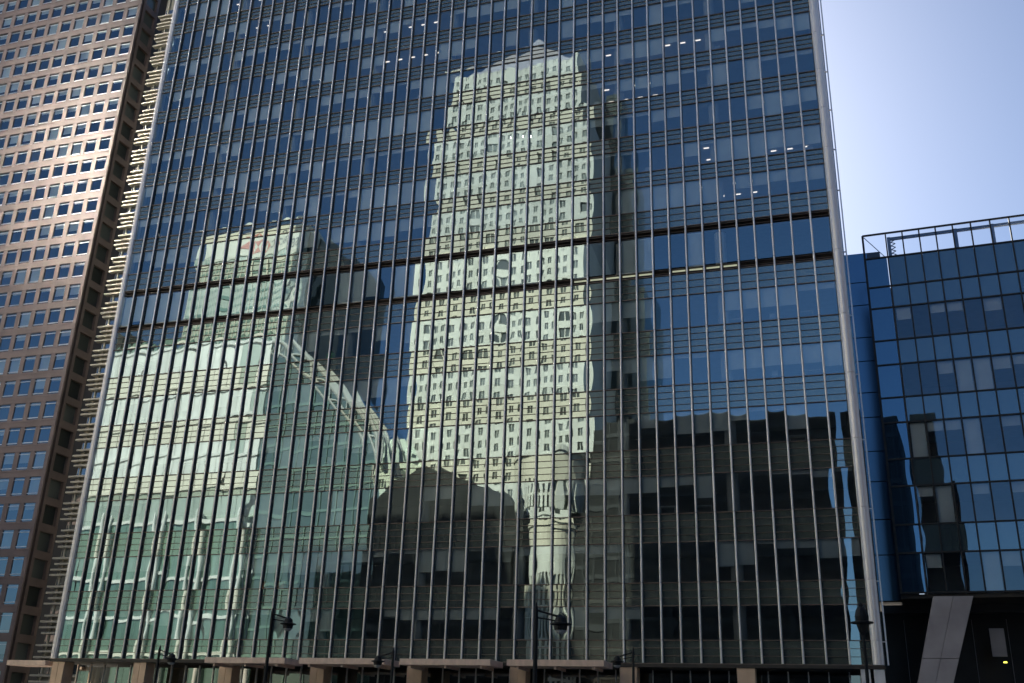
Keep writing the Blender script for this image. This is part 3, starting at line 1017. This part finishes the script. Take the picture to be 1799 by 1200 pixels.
part(pv, 'curved_truss', rib.mesh('curved_truss', 'dimmed_stone'), (-PL.x, -PL.y, 0))
wf = MB()
for x in (-48, -44, -40, -36, -32, -28, -24.4):
    zt = np.interp(x, [c[0] for c in cur[:-1]], [c[1] for c in cur[:-1]]) - 3
    wf.box(x - 0.15, x + 0.15, YP - 0.95, YP - 0.6, 0, zt)
for z in range(6, 76, 5):
    xe = np.interp(-z, [-c[1] for c in cur[:-1]], [c[0] for c in cur[:-1]]) if z > 55 else -23.4
    wf.box(-51.8, xe - 0.5, YP - 0.95, YP - 0.7, z - 0.35, z + 0.35)
part(pv, 'wing_frame', wf.mesh('wing_frame', 'far_green'), (-PL.x, -PL.y, 0))
rf = MB()
for x in range(-106, -53, 3):
    rf.lathe(x, YP - 2, [(0.9, PZT), (1.3, PZT + 1), (0.9, PZT + 2), (0.2, PZT + 2.6)], 8)
part(pv, 'roof_plants', rf.mesh('roof_plants', 'far_green'), (-PL.x, -PL.y, 0))

# --- pale green tower with the bank's sign, farther off
YH = V(220)
hs = root('pale_green_bank_tower', (-135, YH - 20, 0), 'pale green tower with a red emblem sign near its top, mirrored at upper left', 'office tower')
HL = Vector(hs.location)
part(hs, 'shaft', MB().box(-160, -111.5, YH - 45, YH, 0, 170.5).mesh('shaft', 'far_pale'), (-HL.x, -HL.y, 0))
part(hs, 'crown', MB().box(-159.5, -112, YH - 45, YH + 0.1, 171, 183).mesh('crown', 'pale_stone'), (-HL.x, -HL.y, 0))
fb_ = MB().box(-160, -111.5, 0.01, 0.25, -0.6, 0.6).mesh('floor_band', 'far_green')
for j in range(40):
    part(hs, 'floor_band', fb_, (-HL.x, YH - HL.y, 4.2 * j + 3))
mm = MB().box(-0.2, 0.2, 0.02, 0.4, 0, 170.4).mesh('mullion', 'pale_stone')
for j in range(17):
    part(hs, 'mullion', mm, (-160 + 3 * j - HL.x, YH - HL.y, 0))
part(hs, 'side_wing', MB().poly([(-111.4, YH - 4, 0), (-98, YH - 4, 0), (-98, YH - 4, 171), (-111.4, YH - 4, 180), (-111.4, YH - 40, 0), (-98, YH - 40, 0), (-98, YH - 40, 171), (-111.4, YH - 40, 180)],
                                [(3, 2, 1, 0), (4, 5, 6, 7), (0, 1, 5, 4), (1, 2, 6, 5), (2, 3, 7, 6), (3, 0, 4, 7)]).mesh('side_wing', 'far_dark'), (-HL.x, -HL.y, 0))
# sign: hexagon of triangles and lettering, facing +Y
sx, sz, sw = -135.0, 176.8, 3.4
red = MB()
for pts in ([(-2 * sw * 0.5, -sw), (0, 0), (-sw, sw)],):
    pass
def tri(mb, pts):
    mb.poly([(sx + x, YH + 0.3, sz + z) for x, z in pts] + [(sx + x, YH + 0.15, sz + z) for x, z in pts], [(0, 1, 2), (5, 4, 3), (0, 3, 4, 1), (1, 4, 5, 2), (2, 5, 3, 0)])
tri(red, [(-sw, -sw), (0, 0), (-sw * 2, 0)] if False else [(-sw, sw), (-2 * sw, 0), (-sw, -sw)])
tri(red, [(sw, sw), (sw, -sw), (2 * sw, 0)])
tri(red, [(-sw, sw), (0, 0), (sw, sw)])
tri(red, [(-sw, -sw), (sw, -sw), (0, 0)])
part(hs, 'sign_emblem', red.mesh('sign_emblem', 'sign_red'), (-HL.x, -HL.y, 0))
fc = bpy.data.curves.new('sign_text', 'FONT')
fc.body = 'HSBC'
fc.size = 6.6
fc.extrude = 0.1
fc.align_x = 'CENTER'
fc.align_y = 'CENTER'
tmp = bpy.data.objects.new('sign_text', fc)
col.objects.link(tmp)
bpy.context.view_layer.update()
me = bpy.data.meshes.new_from_object(tmp.evaluated_get(bpy.context.evaluated_depsgraph_get()))
bpy.data.objects.remove(tmp)
me.materials.clear()
me.materials.append(M['sign_grey'])
o = part(hs, 'sign_lettering', me, (-120.0 - HL.x, YH + 0.25 - HL.y, 176.8))
o.rotation_euler = (R(90), 0, R(180))

# --- street continues to the right of the frame; block added to cut side sky
cb2 = root('right_sky_blocker', (122, -60, 0), 'unseen dark brown office block added along the street to the right to block sky', 'office block')
dark_block(cb2, 104, 142, -24, 74, 0, 72, 'shade_dark_stone', 'bronze', 3.2, 4.4)
wm_ = MB().box(-0.25, -0.02, -0.2, 0.2, 0, 72).mesh('side_mullion', 'bronze')
for k in range(23):
    part(cb2, 'side_mullion', wm_, (104 - 122, -26 - 3.2 * k + 60, 0))

lb = root('left_sky_blocker', (-54, -20, 0), 'unseen low block added off to the left, shading the foot of the brown tower', 'office block')
dark_block(lb, -78, -39, -6, 28, 0, 46, 'shade_dark_stone', 'bronze', 3.2, 4.4)  # added out of view to shade the lower brown tower and louvres

# --- dark hall roof at far left
dh = root('dark_hall', (-190, V(200), 0), 'dark block with a sloping roof edge mirrored at the far left of the facade', 'office block')
y_ = V(190)
part(dh, 'wall', MB().poly([(-230, y_, 0), (-163, y_, 0), (-163, y_, 132), (-180, y_, 140), (-196, y_, 150), (-230, y_, 160), (-230, y_ - 30, 0), (-163, y_ - 30, 0), (-163, y_ - 30, 132), (-180, y_ - 30, 140), (-196, y_ - 30, 150), (-230, y_ - 30, 160)],
                           [(5, 4, 3, 2, 1, 0), (6, 7, 8, 9, 10, 11), (0, 1, 7, 6), (1, 2, 8, 7), (2, 3, 9, 8), (3, 4, 10, 9), (4, 5, 11, 10), (5, 0, 6, 11)]).mesh('wall', 'shade_dark_stone'), (190, -V(200), 0))

# --- added reflector tower off to the left, throwing sun on brown tower, louvres, canopies
kt = root('sun_reflector_tower', (-125, -114, 0), 'very tall mirror clad tower added unseen across the street, as a sun reflector', 'office tower')
KL = Vector(kt.location)
part(kt, 'shaft', MB().prism([(-150.5, -118), (-110, -118), (-101.5, -110.6), (-150.5, -110.6)], 0, 266).mesh('shaft', 'white_frame'), (-KL.x, -KL.y, 0))
kp = []
AIMS = [Vector(v) for v in ((-45.0, 36.5, 93.0), (-48.0, 36.5, 82.0), (-37.5, 38.5, 84.0), (4.0, 0.0, 9.0), (-51.0, 36.5, 73.0), (-47.0, 36.5, 86.0), (30.0, -3.0, 7.5), (-37.5, 38.5, 72.0), (46.0, -3.0, 7.5), (-49.0, 36.5, 78.0))]
for i in range(12):
    for j in range(24):
        c = Vector((-148.4 + 4.2 * i, -109.7, 158 + 4.5 * j))
        AIM = AIMS[(i * 7 + j * 4) % 10]
        n = (SDIR + (AIM - c).normalized()).normalized()      # each panel turned to throw sun at its target
        me = pillow('reflector_panel', 4.0, 4.2, 0.004, n.x / n.y + rng.gauss(0, 0.012), n.z / n.y + rng.gauss(0, 0.012), 'mirror_clad', 2)
        for v_ in me.vertices:
            v_.co.y = -v_.co.y
        me.flip_normals()
        kp.append((me, (c.x - KL.x, c.y - KL.y, c.z), 1.0))
pieces(kt, 'reflector_panel', kp)
